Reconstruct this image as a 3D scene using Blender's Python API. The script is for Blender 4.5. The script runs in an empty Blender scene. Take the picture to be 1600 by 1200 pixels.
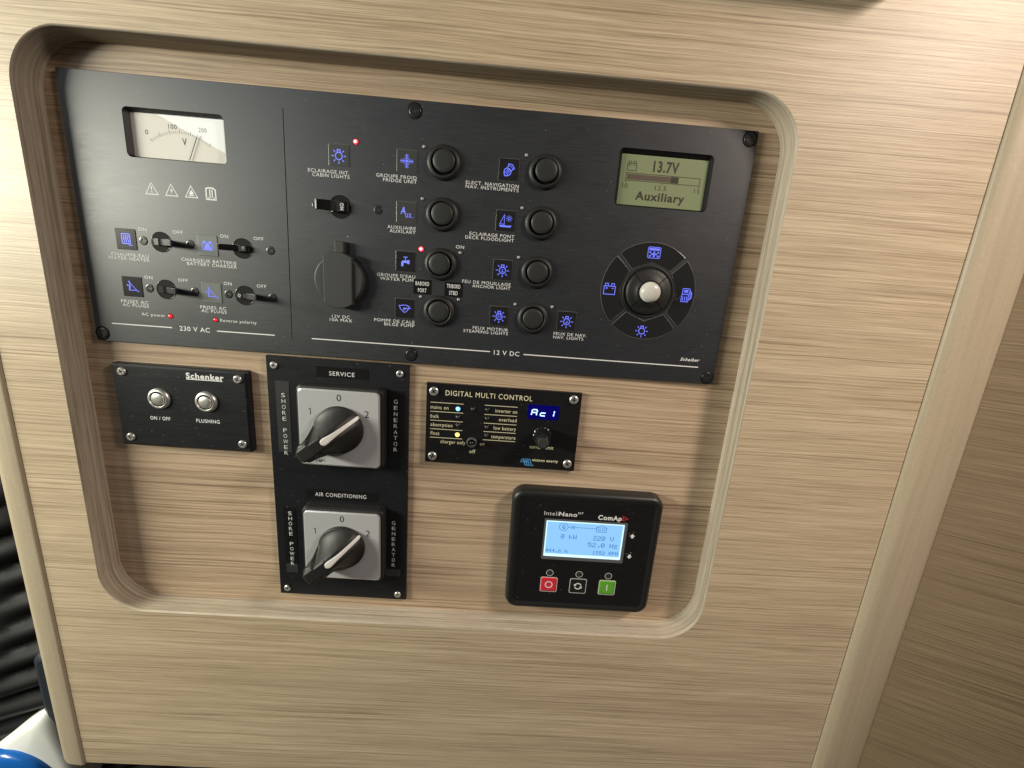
import bpy, bmesh, math, random
from mathutils import Vector, Matrix
random.seed(7)
S = bpy.context.scene
COL = S.collection
K = 0.001                                   # everything below is written in millimetres
R = math.radians

# ------------------------------------------------------------------ camera, light, exposure
def cam_setup():
    cd = bpy.data.cameras.new('camera'); co = bpy.data.objects.new('camera', cd); COL.objects.link(co)
    cd.sensor_fit = 'HORIZONTAL'; cd.sensor_width = 36.0; cd.lens = 709 / 1600 * 36
    cd.shift_x = -21.07 / 1600; cd.shift_y = 3.3 / 1600
    cd.clip_start = 0.005; cd.clip_end = 50
    M = Matrix.Rotation(R(4.40846), 4, 'Z') @ Matrix.Rotation(R(-0.85641), 4, 'Y') @ Matrix.Rotation(R(-14.28793), 4, 'X')
    M.translation = Vector((308.274, -104.346, 339.670)) * K
    co.matrix_world = M
    S.camera = co
cam_setup()

w = bpy.data.worlds.new('World'); S.world = w; w.use_nodes = True
w.node_tree.nodes['Background'].inputs[0].default_value = (1.0, 0.9, 0.78, 1)
w.node_tree.nodes['Background'].inputs[1].default_value = 0.045

def area(name, loc, target, sx, sy, power, col, spread=180):
    l = bpy.data.lights.new(name, 'AREA'); l.shape = 'RECTANGLE'; l.size = sx * K; l.size_y = sy * K
    l.energy = power; l.color = col; l.spread = R(spread)
    o = bpy.data.objects.new(name, l); COL.objects.link(o)
    o.location = Vector(loc) * K
    d = (Vector(target) - Vector(loc)).normalized()
    o.rotation_euler = d.to_track_quat('-Z', 'Y').to_euler()
    return o
# a daylit hatch low on the left, a window behind the viewer, a warmer window up on the right
area('hatch_light', (-720, 30, 385), (200, -300, 0), 135, 560, 17.4, (1.0, 0.985, 0.83))
area('window_light', (-500, 255, 1060), (40, -40, 0), 220, 300, 0.95, (0.84, 0.94, 1.0))
area('cabin_light', (930, 300, 400), (630, -330, 0), 140, 140, 3.65, (1.0, 0.85, 0.735), 125)
S.view_settings.view_transform = 'Standard'; S.view_settings.look = 'None'
S.view_settings.exposure = 0.0; S.view_settings.gamma = 1.0
S.view_settings.use_curve_mapping = False

# ------------------------------------------------------------------ materials
def new_mat(name):
    m = bpy.data.materials.new(name); m.use_nodes = True
    return m, m.node_tree.nodes, m.node_tree.links, m.node_tree.nodes['Principled BSDF']
def mat(name, col, rough=0.5, metal=0.0, spec=0.5, coat=0.0, emit=None, es=0.0, sheen=0.0):
    m, n, l, p = new_mat(name)
    p.inputs['Base Color'].default_value = (*col, 1); p.inputs['Roughness'].default_value = rough
    p.inputs['Metallic'].default_value = metal; p.inputs['Specular IOR Level'].default_value = spec
    p.inputs['Coat Weight'].default_value = coat; p.inputs['Coat Roughness'].default_value = 0.08
    p.inputs['Sheen Weight'].default_value = sheen
    if emit: p.inputs['Emission Color'].default_value = (*emit, 1); p.inputs['Emission Strength'].default_value = es
    return m
def noise(n, l, vec, scale, detail=3, rough=0.6, dist=0.0):
    mp = n.new('ShaderNodeMapping'); mp.inputs['Scale'].default_value = scale; l.new(vec, mp.inputs['Vector'])
    t = n.new('ShaderNodeTexNoise'); t.inputs['Scale'].default_value = 1; t.inputs['Detail'].default_value = detail
    t.inputs['Roughness'].default_value = rough; t.inputs['Distortion'].default_value = dist
    l.new(mp.outputs[0], t.inputs['Vector']); return t.outputs['Fac']
def ramp(n, l, fac, stops):
    r = n.new('ShaderNodeValToRGB'); e = r.color_ramp.elements
    while len(e) > 1: e.remove(e[0])
    e[0].position = stops[0][0]; e[0].color = (*stops[0][1], 1)
    for p, c in stops[1:]:
        q = e.new(p); q.color = (*c, 1)
    l.new(fac, r.inputs[0]); return r.outputs[0]
def mixc(n, l, f, a, b, mode='MIX'):
    m = n.new('ShaderNodeMix'); m.data_type = 'RGBA'; m.blend_type = mode
    for s, v in ((m.inputs[0], f), (m.inputs[6], a), (m.inputs[7], b)):
        if isinstance(v, (int, float)): s.default_value = v
        elif isinstance(v, tuple): s.default_value = (*v, 1)
        else: l.new(v, s)
    return m.outputs[2]
def bump(n, l, p, h, strength, dist=0.0003):
    b = n.new('ShaderNodeBump'); b.inputs['Strength'].default_value = strength; b.inputs['Distance'].default_value = dist
    l.new(h, b.inputs['Height']); l.new(b.outputs[0], p.inputs['Normal'])

def wood(name, light, mid, dark, axis='x', rough=0.44, flecks=0.6):
    m, n, l, p = new_mat(name)
    tc = n.new('ShaderNodeTexCoord').outputs['Object']
    # a slow wander so that the grain is never ruler straight
    wv = n.new('ShaderNodeTexNoise'); wv.inputs['Scale'].default_value = 7; wv.inputs['Detail'].default_value = 2
    l.new(tc, wv.inputs['Vector'])
    vm = n.new('ShaderNodeVectorMath'); vm.operation = 'MULTIPLY_ADD'
    l.new(wv.outputs['Color'], vm.inputs[0])
    vm.inputs[1].default_value = (0, 0.0045, 0) if axis == 'x' else (0.004, 0, 0)
    l.new(tc, vm.inputs[2]); v = vm.outputs[0]
    def sc(a, b): return (a, b, b) if axis == 'x' else (b, a, b)
    bands = noise(n, l, v, sc(2.5, 90), 3, 0.55)
    lines = noise(n, l, v, sc(3.6, 820), 5, 0.72)
    fine = noise(n, l, v, sc(20, 1900), 3, 0.7)
    pores = noise(n, l, v, sc(5, 620), 4, 0.7)
    c1 = ramp(n, l, lines, [(0.34, dark), (0.46, mid), (0.59, light)])
    c2 = ramp(n, l, bands, [(0.3, (0.88, 0.87, 0.85)), (0.62, (1.04, 1.05, 1.05))])
    c = mixc(n, l, 1.0, c1, c2, 'MULTIPLY')
    c3 = ramp(n, l, fine, [(0.3, (0.68, 0.66, 0.63)), (0.62, (1.1, 1.1, 1.1))])
    c = mixc(n, l, 1.0, c, c3, 'MULTIPLY')
    c4 = ramp(n, l, pores, [(0.33, (0.5, 0.44, 0.38)), (0.43, (1, 1, 1))])
    c = mixc(n, l, flecks, c, c4, 'MULTIPLY')
    l.new(c, p.inputs['Base Color']); p.inputs['Roughness'].default_value = rough
    p.inputs['Specular IOR Level'].default_value = 0.5
    bump(n, l, p, lines, 0.3, 0.0004)
    return m
def trim():
    m, n, l, p = new_mat('solid_oak_trim')
    tc = n.new('ShaderNodeTexCoord').outputs['Object']
    a = noise(n, l, tc, (260, 9, 260), 3, 0.6); b = noise(n, l, tc, (900, 500, 900), 2, 0.6)
    c = ramp(n, l, a, [(0.35, (0.40, 0.332, 0.236)), (0.65, (0.445, 0.370, 0.268))])
    c2 = ramp(n, l, b, [(0.3, (0.93, 0.93, 0.92)), (0.7, (1.04, 1.04, 1.04))])
    l.new(mixc(n, l, 1.0, c, c2, 'MULTIPLY'), p.inputs['Base Color']); p.inputs['Roughness'].default_value = 0.45
    bump(n, l, p, b, 0.12, 0.0002)
    return m
OAK = wood('oak_laminate', (0.58, 0.47, 0.335), (0.50, 0.395, 0.272), (0.31, 0.23, 0.152))
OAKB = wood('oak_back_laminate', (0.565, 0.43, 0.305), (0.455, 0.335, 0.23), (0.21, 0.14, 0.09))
OAKD = wood('oak_shaded_laminate', (0.27, 0.20, 0.13), (0.23, 0.168, 0.105), (0.13, 0.093, 0.056), flecks=0.4)  # the board's oak darkened: the side wall's shade is put into the colour
TRIM = trim()

def ply():
    m, n, l, p = new_mat('plywood_edge')
    tc = n.new('ShaderNodeTexCoord').outputs['Object']
    a = noise(n, l, tc, (5, 5, 420), 3, 0.65); b = noise(n, l, tc, (60, 60, 1100), 3, 0.7)
    c = ramp(n, l, a, [(0.34, (0.26, 0.218, 0.168)), (0.5, (0.40, 0.345, 0.27)), (0.64, (0.50, 0.44, 0.35))])
    c2 = ramp(n, l, b, [(0.25, (0.78, 0.76, 0.74)), (0.7, (1.08, 1.08, 1.08))])
    l.new(mixc(n, l, 1.0, c, c2, 'MULTIPLY'), p.inputs['Base Color']); p.inputs['Roughness'].default_value = 0.6
    bump(n, l, p, a, 0.3, 0.0004)
    return m
PLY = ply()

def anodised(name, col, r0, r1, spec=0.5, smudge=True):
    m, n, l, p = new_mat(name)
    tc = n.new('ShaderNodeTexCoord').outputs['Object']
    br = noise(n, l, tc, (60, 2600, 60), 3, 0.7); sm = noise(n, l, tc, (22, 40, 22), 4, 0.65, 0.4)
    f = mixc(n, l, 0.25, br, sm)
    rr = n.new('ShaderNodeMapRange'); rr.inputs['From Min'].default_value = 0.3; rr.inputs['From Max'].default_value = 0.7
    rr.inputs['To Min'].default_value = r0; rr.inputs['To Max'].default_value = r1
    l.new(f, rr.inputs['Value']); l.new(rr.outputs[0], p.inputs['Roughness'])
    c = ramp(n, l, sm, [(0.35, tuple(x * 0.94 for x in col)), (0.65, tuple(x * 1.07 for x in col))])
    cb = ramp(n, l, br, [(0.3, (0.72, 0.72, 0.72)), (0.7, (1.3, 1.3, 1.3))]); c = mixc(n, l, 1.0, c, cb, 'MULTIPLY')
    du = noise(n, l, tc, (420, 420, 420), 1, 0.5); df = ramp(n, l, du, [(0.735, (0, 0, 0)), (0.78, (0.8, 0.8, 0.8))])      # dust specks
    c = mixc(n, l, df, c, (0.085, 0.085, 0.085))
    l.new(c, p.inputs['Base Color']); p.inputs['Specular IOR Level'].default_value = spec
    bump(n, l, p, br, 0.14, 0.0001)
    return m
PANEL = anodised('black_anodised_plate', (0.0105, 0.0125, 0.0170), 0.38, 0.50, 1.0)
PANEL2 = anodised('black_painted_plate', (0.007, 0.008, 0.0105), 0.36, 0.5, 0.42)
GLOSSP = anodised('black_glossy_plate', (0.010, 0.0095, 0.010), 0.26, 0.4, 0.35)
WHITE = mat('white_print', (0.76, 0.76, 0.76), 0.6)
CREAM = mat('cream_print', (0.74, 0.70, 0.46), 0.6)
BLACKP = mat('black_plastic', (0.012, 0.012, 0.012), 0.42)
BLACKS = mat('soft_black_plastic', (0.014, 0.014, 0.014), 0.5, spec=0.4)
LEVER = mat('lever_black', (0.006, 0.006, 0.006), 0.3)
BLACKG = mat('glossy_black_plastic', (0.010, 0.010, 0.010), 0.22)
RECESS = mat('black_recess', (0.004, 0.004, 0.004), 0.7, spec=0.2)
GREYP = mat('dark_grey_rubber', (0.030, 0.031, 0.030), 0.55)
CAPM = mat('button_cap_black', (0.021, 0.022, 0.021), 0.46)
STEEL = mat('stainless_steel', (0.66, 0.65, 0.62), 0.36, 0.8)
NUT = mat('grey_nut', (0.12, 0.12, 0.12), 0.35, 0.5)
DSTEEL = mat('blackened_steel', (0.014, 0.014, 0.014), 0.3, 0.0, spec=0.7)
DIALM = mat('satin_silver_plate', (0.50, 0.51, 0.52), 0.44, 0.25)
SILVEDGE = mat('silver_plate_edge', (0.75, 0.75, 0.74), 0.25, 0.6)
PRINTK = mat('black_print', (0.015, 0.015, 0.015), 0.6)
TAPE = mat('black_tape', (0.008, 0.008, 0.008), 0.3, spec=0.4)
TAPEG = mat('worn_grey_tape', (0.035, 0.035, 0.036), 0.42)
METER = mat('meter_face', (0.82, 0.80, 0.74), 0.6)
SCALE = mat('meter_scale_print', (0.10, 0.10, 0.10), 0.6)
LED_R = mat('lit_red_led', (0.9, 0.1, 0.1), 0.3, emit=(1, 0.012, 0.03), es=5)
LED_RC = mat('lit_red_led_core', (1, 0.6, 0.6), 0.3, emit=(1, 0.30, 0.28), es=4)
LED_RD = mat('dim_red_led', (0.5, 0.02, 0.02), 0.2, emit=(1, 0.02, 0.03), es=0.9)
LED_B = mat('lit_blue_led', (0.3, 0.7, 1), 0.3, emit=(0.08, 0.42, 1.0), es=3.2)
LED_Y = mat('lit_yellow_led', (1, 0.8, 0.2), 0.3, emit=(1.0, 0.72, 0.10), es=2.6)
LED_OFF = mat('unlit_led', (0.34, 0.30, 0.29), 0.25)
LED_DK = mat('unlit_dark_led', (0.03, 0.03, 0.03), 0.2)
ICON = mat('backlit_blue_icon', (0.1, 0.1, 0.5), 0.4, emit=(0.13, 0.19, 1.0), es=0.8)
ICON_HI = mat('backlit_violet_icon', (0.1, 0.1, 0.5), 0.4, emit=(0.20, 0.26, 1.0), es=0.75)
WIN_D = mat('dark_icon_window', (0.016, 0.016, 0.017), 0.24, coat=0.3)
WIN_M = mat('sheen_icon_window', (0.045, 0.046, 0.046), 0.35)  # window grey lightened to paint in the reflection it catches
WIN_L = mat('filmed_icon_window', (0.13, 0.145, 0.14), 0.4)
EDGE = mat('painted_edge_highlight', (0.16, 0.16, 0.15), 0.25)  # light grey paints in the highlight along glossy edges
LCDG = mat('green_lcd', (0.22, 0.25, 0.14), 0.3, emit=(0.42, 0.48, 0.24), es=0.10)
LCDK = mat('lcd_dark_pixels', (0.055, 0.05, 0.035), 0.4)
LCDBAR = mat('lcd_bar_grey', (0.13, 0.10, 0.075), 0.4)
SCRB = mat('lit_blue_lcd', (0.2, 0.3, 0.4), 0.3, emit=(0.17, 0.47, 0.90), es=0.88)
SCRE = mat('lit_lcd_edge', (0.3, 0.4, 0.4), 0.3, emit=(0.62, 0.93, 1.0), es=0.95)
SCRT = mat('lcd_blue_pixels', (0.02, 0.05, 0.12), 0.4, emit=(0.05, 0.20, 0.50), es=0.85)
SEG = mat('lit_blue_segments', (0.6, 0.8, 1), 0.3, emit=(0.26, 0.48, 1.0), es=2.4)
SEGBG = mat('blue_display_window', (0.0, 0.0, 0.05), 0.2, emit=(0.008, 0.0, 0.55), es=0.14)
RED = mat('red_key', (0.62, 0.025, 0.05), 0.4)
GREEN = mat('green_key', (0.11, 0.36, 0.035), 0.4)
KEYW = mat('pale_key_outline', (0.62, 0.62, 0.60), 0.5)
RIMG = mat('grey_screen_rim', (0.10, 0.105, 0.12), 0.45)
LOGOB = mat('blue_print', (0.07, 0.27, 0.55), 0.5)
LOGOR = mat('red_print', (0.62, 0.03, 0.04), 0.5)
IVORY = mat('ivory_plastic', (0.56, 0.55, 0.50), 0.3)
POINTER = mat('white_pointer', (0.80, 0.80, 0.77), 0.4)
CLOTH = mat('black_cloth', (0.004, 0.004, 0.0045), 0.6, spec=0.3)
WPLAST = mat('white_plastic', (0.78, 0.79, 0.76), 0.5)
BPLAST = mat('blue_plastic', (0.008, 0.11, 0.42), 0.25)
SLATE = mat('slate_grey_plastic', (0.02, 0.025, 0.032), 0.45)

def glass():
    m, n, l, p = new_mat('meter_glass')
    n.remove(p)
    t = n.new('ShaderNodeBsdfTransparent'); g = n.new('ShaderNodeBsdfGlossy'); g.inputs['Roughness'].default_value = 0.015
    lw = n.new('ShaderNodeLayerWeight'); lw.inputs['Blend'].default_value = 0.5      # a thin pane: the same from both sides
    pw = n.new('ShaderNodeMath'); pw.operation = 'POWER'; l.new(lw.outputs['Facing'], pw.inputs[0]); pw.inputs[1].default_value = 5
    f = n.new('ShaderNodeMath'); f.operation = 'MULTIPLY_ADD'; l.new(pw.outputs[0], f.inputs[0]); f.inputs[1].default_value = 0.92; f.inputs[2].default_value = 0.075
    mx = n.new('ShaderNodeMixShader'); l.new(f.outputs[0], mx.inputs[0]); l.new(t.outputs[0], mx.inputs[1]); l.new(g.outputs[0], mx.inputs[2])
    l.new(mx.outputs[0], n['Material Output'].inputs['Surface'])
    return m
GLASS = glass()
SCUFF = mat('scuff_mark', (0.055, 0.058, 0.058), 0.6)

# ------------------------------------------------------------------ mesh helpers
class MB:
    def __init__(s): s.bm = bmesh.new(); s.mats = []
    def slot(s, m):
        if m not in s.mats: s.mats.append(m)
        return s.mats.index(m)
    def face(s, pts, m, smooth=False):
        vs = [s.bm.verts.new(Vector(p) * K) for p in pts]
        f = s.bm.faces.new(vs); f.material_index = s.slot(m); f.smooth = smooth; return f
    def rings(s, loops, m, cap0=False, cap1=True, smooth=True, capmat=None):
        """skin a list of closed loops of equal length"""
        k = s.slot(m); rows = [[s.bm.verts.new(Vector(p) * K) for p in lp] for lp in loops]
        n = len(rows[0])
        for a, b in zip(rows, rows[1:]):
            for i in range(n):
                f = s.bm.faces.new((a[i], a[(i + 1) % n], b[(i + 1) % n], b[i])); f.material_index = k; f.smooth = smooth
        if cap1:
            f = s.bm.faces.new(rows[-1]); f.material_index = s.slot(capmat or m)
        if cap0:
            f = s.bm.faces.new(rows[0][::-1]); f.material_index = k
    def lathe(s, prof, m, c=(0, 0), n=32, cap1=True, smooth=True, capmat=None, cap0=False):
        loops = [[(c[0] + r * math.cos(2 * math.pi * i / n), c[1] + r * math.sin(2 * math.pi * i / n), z) for i in range(n)] for r, z in prof]
        s.rings(loops, m, cap0, cap1, smooth, capmat)
    def rrect(s, x0, y0, x1, y1, r, prof, m, smooth=True, cap1=True, capmat=None, cap0=False):
        """rounded rectangle solid: prof = [(offset, z)]"""
        s.rings([[(x, y, z) for x, y in rr(x0 - o, y0 - o, x1 + o, y1 + o, max(0.05, r + o))] for o, z in prof], m, cap0, cap1, smooth, capmat)
    def sheet(s, outer, holes, z, m, flip=False):
        """flat sheet with holes"""
        k = s.slot(m); es = []; vs_all = []
        for lp in [outer] + holes:
            vs = [s.bm.verts.new(Vector((x, y, z)) * K) for x, y in lp]; vs_all += vs
            es += [s.bm.edges.new((vs[i], vs[(i + 1) % len(vs)])) for i in range(len(vs))]
        g = bmesh.ops.triangle_fill(s.bm, use_beauty=True, use_dissolve=False, edges=es)
        for f in g['geom']:
            if isinstance(f, bmesh.types.BMFace):
                f.material_index = k; f.normal_update()
                if (f.normal.z < 0) != flip: f.normal_flip()
    def walls(s, lp, z0, z1, m, smooth=False, inward=False):
        a = [(x, y, z0) for x, y in lp]; b = [(x, y, z1) for x, y in lp]
        if inward: a, b = a[::-1], b[::-1]
        s.rings([a, b], m, False, False, smooth)
    def poly(s, pts, z, m):
        s.sheet(pts, [], z, m)
    def stroke(s, pts, wd, z, m, closed=False):
        """flat ribbon along a polyline, mitred"""
        P = [Vector(p) for p in pts]; n = len(P); L = []; Rr = []
        for i in range(n):
            a = P[(i - 1) % n] if closed or i > 0 else None
            b = P[(i + 1) % n] if closed or i < n - 1 else None
            d1 = (P[i] - a).normalized() if a is not None else None
            d2 = (b - P[i]).normalized() if b is not None else None
            if d1 is None: d1 = d2
            if d2 is None: d2 = d1
            n1 = Vector((-d1.y, d1.x)); n2 = Vector((-d2.y, d2.x)); t = n1 + n2
            if t.length < 1e-6: t = n1.copy()
            t.normalize(); k = min(1.8, 1 / max(0.3, t.dot(n1)))
            L.append(P[i] + t * wd / 2 * k); Rr.append(P[i] - t * wd / 2 * k)
        for i in range(n if closed else n - 1):
            j = (i + 1) % n
            s.face([(*Rr[i], z), (*Rr[j], z), (*L[j], z), (*L[i], z)], m)
    def box(s, x0, y0, z0, x1, y1, z1, m):
        s.rings([[(x0, y0, z0), (x1, y0, z0), (x1, y1, z0), (x0, y1, z0)], [(x0, y0, z1), (x1, y0, z1), (x1, y1, z1), (x0, y1, z1)]], m, True, True, False)
    def text(s, body, x0, x1, y, h, z, m, bold=0.0, shear=0.0, vertical=False):
        verts, polys, (bx0, bx1) = glyphs(body, bold, shear)
        sx = (x1 - x0) / max(1e-6, bx1 - bx0); sy = h / CAPH
        k = s.slot(m); vs = [s.bm.verts.new(Vector((x0 + (vx - bx0) * sx, y + (vy - CAPH / 2) * sy, z)) * K) for vx, vy in verts]
        for p in polys:
            try: f = s.bm.faces.new([vs[i] for i in p])
            except ValueError: continue
            f.material_index = k
            f.normal_update()
            if f.normal.z < 0: f.normal_flip()
    def column(s, body, x, y0, y1, wd, h, z, m, bold=0.008):
        n = len(body)
        for i, ch in enumerate(body):
            if ch == ' ': continue
            y = y0 + (y1 - y0) * i / (n - 1); ww = wd * {'I': 0.3, 'W': 1.35}.get(ch, 1)
            s.text(ch, x - ww / 2, x + ww / 2, y, h, z, m, bold)
    def xf(s, M): bmesh.ops.transform(s.bm, matrix=M, verts=s.bm.verts)
    def build(s, name, parent=None, loc=(0, 0, 0), rot=None):
        me = bpy.data.meshes.new(name); s.bm.to_mesh(me); s.bm.free()
        for m in s.mats: me.materials.append(m)
        o = bpy.data.objects.new(name, me); COL.objects.link(o); o.parent = parent
        o.location = Vector(loc) * K
        if rot: o.rotation_euler = rot
        return o
def rr(x0, y0, x1, y1, r, n=8):
    if x0 > x1: x0, x1 = x1, x0
    if y0 > y1: y0, y1 = y1, y0
    r = min(r, (x1 - x0) / 2, (y1 - y0) / 2); p = []
    for cx, cy, a0 in ((x1 - r, y1 - r, 0), (x0 + r, y1 - r, 90), (x0 + r, y0 + r, 180), (x1 - r, y0 + r, 270)):
        for i in range(n + 1):
            a = R(a0 + 90 * i / n); p.append((cx + r * math.cos(a), cy + r * math.sin(a)))
    return p
def circ(cx, cy, r, n=28, a0=0, a1=360):
    full = abs(a1 - a0) >= 360
    return [(cx + r * math.cos(R(a0 + (a1 - a0) * i / (n if full else n - 1))), cy + r * math.sin(R(a0 + (a1 - a0) * i / (n if full else n - 1)))) for i in range(n)]
_g = {}
def glyphs(body, bold, shear):
    key = (body, bold, shear)
    if key not in _g:
        c = bpy.data.curves.new('lettering', 'FONT'); c.body = body; c.size = 1; c.offset = bold; c.shear = shear; c.resolution_u = 3; c.space_character = 1.13
        o = bpy.data.objects.new('lettering', c); COL.objects.link(o)
        dg = bpy.context.evaluated_depsgraph_get(); me = bpy.data.meshes.new_from_object(o.evaluated_get(dg))
        vs = [(v.co.x, v.co.y) for v in me.vertices]; ps = [tuple(p.vertices) for p in me.polygons]
        bpy.data.meshes.remove(me); bpy.data.objects.remove(o); bpy.data.curves.remove(c)
        _g[key] = (vs, ps, (min(v[0] for v in vs), max(v[0] for v in vs)))
    return _g[key]
CAPH = 1.0
CAPH = max(v[1] for v in glyphs('H', 0.0, 0.0)[0])

def empty(name, loc, label, cat):
    o = bpy.data.objects.new(name, None); COL.objects.link(o); o.location = Vector(loc) * K; o.empty_display_size = 0.02
    o['label'] = label; o['category'] = cat; return o
def copy(o, loc, parent, label=None):
    """a part with its sub-parts"""
    c = o.copy(); COL.objects.link(c); c.parent = parent; c.location = Vector(loc) * K
    if label: c['label'] = label
    for ch in list(o.children):
        d = ch.copy(); COL.objects.link(d); d.parent = c
    return c
def structure(o): o['kind'] = 'structure'; return o

# ------------------------------------------------------------------ the joinery
def build_wall():
    b = MB(); hole = rr(-12.2, -400.2, 483.8, 17.2, 34, 14)
    front = rr(-12.2 - 1, -401.2, 484.8, 18.2, 35, 14)
    outer = [(-53.5, -568.5), (617, -568.5), (617, 420), (-53.5, 420)]
    b.sheet(outer, [front], 17, OAK)
    b.walls(outer, -3, 17, OAK)
    wall = structure(b.build('wall'))
    e = MB()
    prof = [(1.0, 17), (0.45, 16.75), (0.1, 16.2), (0, 15.4), (0, 9), (0, 2), (0, -3)]
    e.rings([[(x, y, z) for x, y in rr(-12.2 - o, -400.2 - o, 483.8 + o, 17.2 + o, 34 + o, 14)][::-1] for o, z in prof], PLY, False, False)
    e.build('recess_edge', wall)
    k = MB(); bo = [(-40, -430), (512, -430), (512, 48), (-40, 48)]; hs = [rr(36, -53.5, 108.5, -16.5, 2), rr(368, -57, 441, -15, 2)]
    k.sheet(bo, hs, -3.02, OAKB); k.walls(bo, -9, -3.02, OAKB)
    for h_ in hs: k.walls(h_, -9, -3.02, OAKB)
    k.build('back_panel', wall)
    # solid wood strips that close the board on both sides
    t = MB()
    def prof_strip(t, xs, y0, y1, endround):
        rows = []
        n = 9
        ys = [y1, y0 + 14] + [y0 + 14 - 14 * math.sin(R(90 * i / n)) for i in range(1, n + 1)] if endround else [y1, y0]
        for j, y in enumerate(ys):
            d = 14 - (14 - max(0, (y0 + 14 - y))) if endround else 0
            cut = 14 - math.sqrt(max(0, 196 - min(14, max(0, y0 + 14 - y)) ** 2)) if endround else 0
            rows.append([(x + max(0, cut - (x - xs[0][0])) * 1.0, y, z) for x, z in xs])
        return rows
    pl = [(-76.4, -14)] + [(-76.4 + 9 - 9 * math.cos(R(a)), 9.5 + 9 * math.sin(R(a))) for a in range(0, 91, 10)] + [(-56.5, 18.5), (-55.2, 18.1), (-54.4, 17.2), (-54.1, 15.5), (-54.1, -14)]
    rows = prof_strip(t, pl, -570.5, 420, True)
    for a, c in zip(rows, rows[1:]):
        for i in range(len(pl) - 1):
            t.face([a[i], c[i], c[i + 1], a[i + 1]], TRIM, True)
    t.face([p for p in rows[-1]], TRIM)
    bmesh.ops.remove_doubles(t.bm, verts=t.bm.verts, dist=1e-6)
    bmesh.ops.recalc_face_normals(t.bm, faces=t.bm.faces)
    structure(t.build('wall_trim'))
    t = MB()
    pl = [(617.6, -14), (617.6, 17)] + [(617.6 + 9 - 9 * math.cos(R(a)), 17 + 5 * math.sin(R(a))) for a in range(0, 91, 10)] + [(654, 22), (657, 21.3), (658.6, 19.6), (659.2, 17), (659, -14)]
    rows = [[(x, y, z) for x, z in pl] for y in (420, -900)]
    for a, c in zip(rows, rows[1:]):
        for i in range(len(pl) - 1):
            t.face([a[i], c[i], c[i + 1], a[i + 1]], TRIM, True)
    bmesh.ops.remove_doubles(t.bm, verts=t.bm.verts, dist=1e-6)
    bmesh.ops.recalc_face_normals(t.bm, faces=t.bm.faces)
    structure(t.build('wall_trim'))
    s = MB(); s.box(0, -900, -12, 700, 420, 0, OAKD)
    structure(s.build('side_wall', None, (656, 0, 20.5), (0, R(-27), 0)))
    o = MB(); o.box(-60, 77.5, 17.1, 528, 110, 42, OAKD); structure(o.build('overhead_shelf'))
    j = MB(); j.box(850, -900, 60, 868, 420, 268, OAKD); structure(j.build('light_blocker'))  # unseen board, added to keep the right-hand light off the side wall
build_wall()

# ------------------------------------------------------------------ small shared parts
def cross(r, wd):
    a, b = r, wd / 2
    return [(a, -b), (a, b), (b, b), (b, a), (-b, a), (-b, b), (-a, b), (-a, -b), (-b, -b), (-b, -a), (b, -a), (b, -b)]
def screw_mb(r, h, m, turn, torx=False):
    b = MB(); n = 24
    b.lathe([(r, 0), (r, h * 0.35), (r * 0.9, h * 0.8), (r * 0.76, h)], m, n=n, cap1=False)
    top = circ(0, 0, r * 0.76, n)
    hole = [(x * math.cos(turn) - y * math.sin(turn), x * math.sin(turn) + y * math.cos(turn)) for x, y in (circ(0, 0, r * 0.34, 6) if torx else cross(r * 0.58, r * 0.26))]
    b.sheet(top, [hole], h, m)
    b.walls(hole, h, h * 0.2 - 0.5, m, inward=False); b.poly(hole, h * 0.2 - 0.45, RECESS)
    return b

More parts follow.
